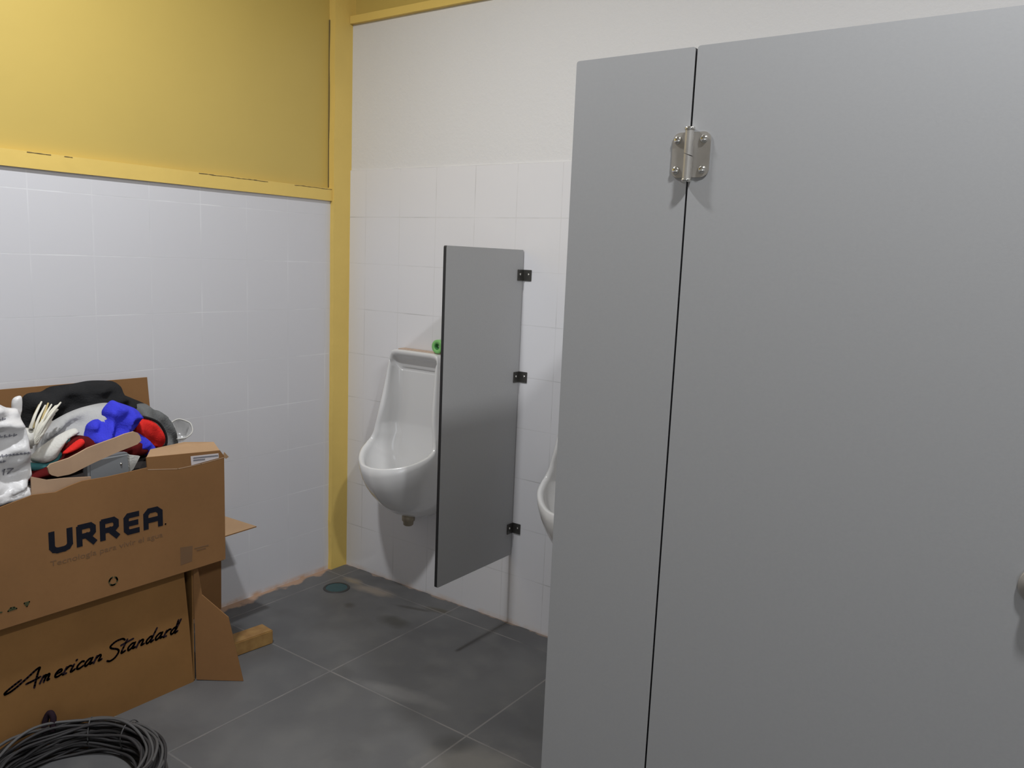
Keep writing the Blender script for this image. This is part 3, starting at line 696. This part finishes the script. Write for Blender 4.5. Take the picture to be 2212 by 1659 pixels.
for ra in ((-1.63, -1.535, .9075, .006, 9, 1), (-1.63, -1.515, .861, .004, 14, 2), (-1.60, -1.57, .845, .004, 4, 3), (-1.62, -1.56, .955, .006, 5, 5)):
    pt = ribbon(row(*ra), .0028, 0, M_stink, 'printed_text', None, h=.0015, surf=hw); pt.parent = o
n17 = [[(-1.5735, .817), (-1.569, .820), (-1.569, .804)], [(-1.563, .820), (-1.551, .820), (-1.558, .804)], [(-1.592, .818), (-1.600, .818), (-1.602, .805), (-1.591, .805), (-1.591, .811), (-1.596, .811)]]
pt = ribbon(n17, .0028, 0, M_stink, 'printed_number', None, h=.002, surf=hw); pt.parent = o
o, _ = soft('clear_bag_tail', .405, [(-1.66, .738), (-1.60, .765), (-1.54, .778), (-1.515, .766), (-1.503, .744), (-1.513, .727), (-1.55, .722), (-1.65, .722)], .02, M_bag, fold=.010, freq=24, seed=40, back=1, step=.006)
o.parent = bpy.data.objects['plastic_bag']; o.name = 'bag_tail'
# mop head
mp = thing('mop_head', 'white string mop head with frayed strands beside the printed bag', 'mop', (.31, -1.46, .86))
rr = random.Random(4)
ends = [(-1.419, .968), (-1.425, .960)]+[(-1.372-.0030*k-.0015*(k % 3), .962-.0052*k-.004*(k % 2)) for k in range(12)]+[(-1.395, .958), (-1.402, .962), (-1.408, .956)]
for i, (ey, ez) in enumerate(ends):
    top = i < 2
    s0 = Vector((.352, -1.476+.004*(i % 4), .862+.010*((i*7) % 6)/5+(.045 if top else 0)))
    e0 = Vector((.300+rr.uniform(-.008, .008), ey, ez)); d = e0-s0
    mid = s0+d*.5+Vector((.022, -.010+rr.uniform(-.004, .004), .004+rr.uniform(-.004, .004)))
    if 2 <= i <= 6 or i > 13: mid += Vector((0, -.004, .006))
    bm = bmesh.new(); tube(bm, catmull([s0, mid, e0], 8), lambda t: .0060*(1-.62*t), 7)
    part(mesh('strand', bm, M_yarny if i in (1, 15) else M_yarn, None, True), mp)
bm = bmesh.new(); box(bm, (.31, -1.500, .850), (.36, -1.462, .905)); bmesh.ops.bevel(bm, geom=bm.edges[:], offset=.010, segments=3, affect='EDGES'); part(mesh('mop_clamp', bm, M_whitec, None, True), mp)
o, _ = soft('white_tag', .28, [(-1.492, .965), (-1.486, .984), (-1.466, .988), (-1.463, .965), (-1.47, .93), (-1.49, .93)], .008, M_bag, fold=.001, seed=44, back=1, step=.005)
tag(o, 'small white plastic scrap left of the black cloth', 'scrap')

# ------------------------------------------------------------------ wooden block behind the flap
bk = boxes('wooden_block', [((-.085, -.036, 0), (.085, .036, .052))], M_wood, None, bevel=.003)
bk.location = (.352, -.785, 0); bk.rotation_euler = (0, 0, math.radians(84))
tag(bk, 'short orange-brown wooden block on the floor behind the cardboard flap', 'block')

# ------------------------------------------------------------------ cable coil
CC = Vector((.668, -1.555, 0)); ck = thing('cable_coil', 'loosely wound coil of grey-black cable on the floor before the cartons', 'cable', CC)
rr = random.Random(11)
for grp, (nm, m_, cnt) in enumerate((('cable_turns', M_wire, 26), ('light_cable_turns', M_wirel, 9))):
    bm = bmesh.new()
    for i in range(cnt):
        R0 = rr.uniform(.172, .226); z0 = .006+rr.random()*.092*(1-abs(R0-.200)/.06); ox, oy = rr.uniform(-.012, .012), rr.uniform(-.012, .012)
        ph = rr.uniform(0, 6.28); tl = rr.uniform(-.014, .014); P = []
        for k in range(72):
            a = 2*PI*k/72
            r = R0*(1+.012*math.sin(3*a+ph)+.02*math.sin(2*a+ph*2))
            P.append((ox+r*math.cos(a), oy+r*math.sin(a)*.97, max(.0045, z0+tl*math.sin(a+ph)+.006*math.sin(5*a+ph))))
        tube(bm, P, .0040, 6, True)
    mesh(nm, bm, m_, ck, True)
# crossing ends on the right and ties
bm = bmesh.new()
for i in range(5):
    d = i*.011
    tube(bm, catmull([(-.02+d, -.17, .045), (.09+d, -.09, .085), (.17+d*.6, .02+d, .09), (.205+d*.3, .09, .06), (.19, .14, .03)], 8), .004, 6)
mesh('crossing_turns', bm, M_wirel, ck, True)
bm = bmesh.new()
tube(bm, catmull([(-.212, .030, .040), (-.228, .040, .085), (-.222, .050, .112), (-.205, .052, .105), (-.198, .045, .07)], 8), .0085, 8)
mesh('cable_end', bm, M_inkd, ck, True)
for a in (140, 107):
    ca, sa = math.cos(math.radians(a)), math.sin(math.radians(a)); bm = bmesh.new()
    P = [((.199+.036*math.cos(t))*ca, (.199+.036*math.cos(t))*sa, .044+.042*math.sin(t)) for t in [2*PI*k/24 for k in range(24)]]
    tube(bm, P, .0019, 6, True); mesh('wire_tie', bm, M_wirel, ck, True)
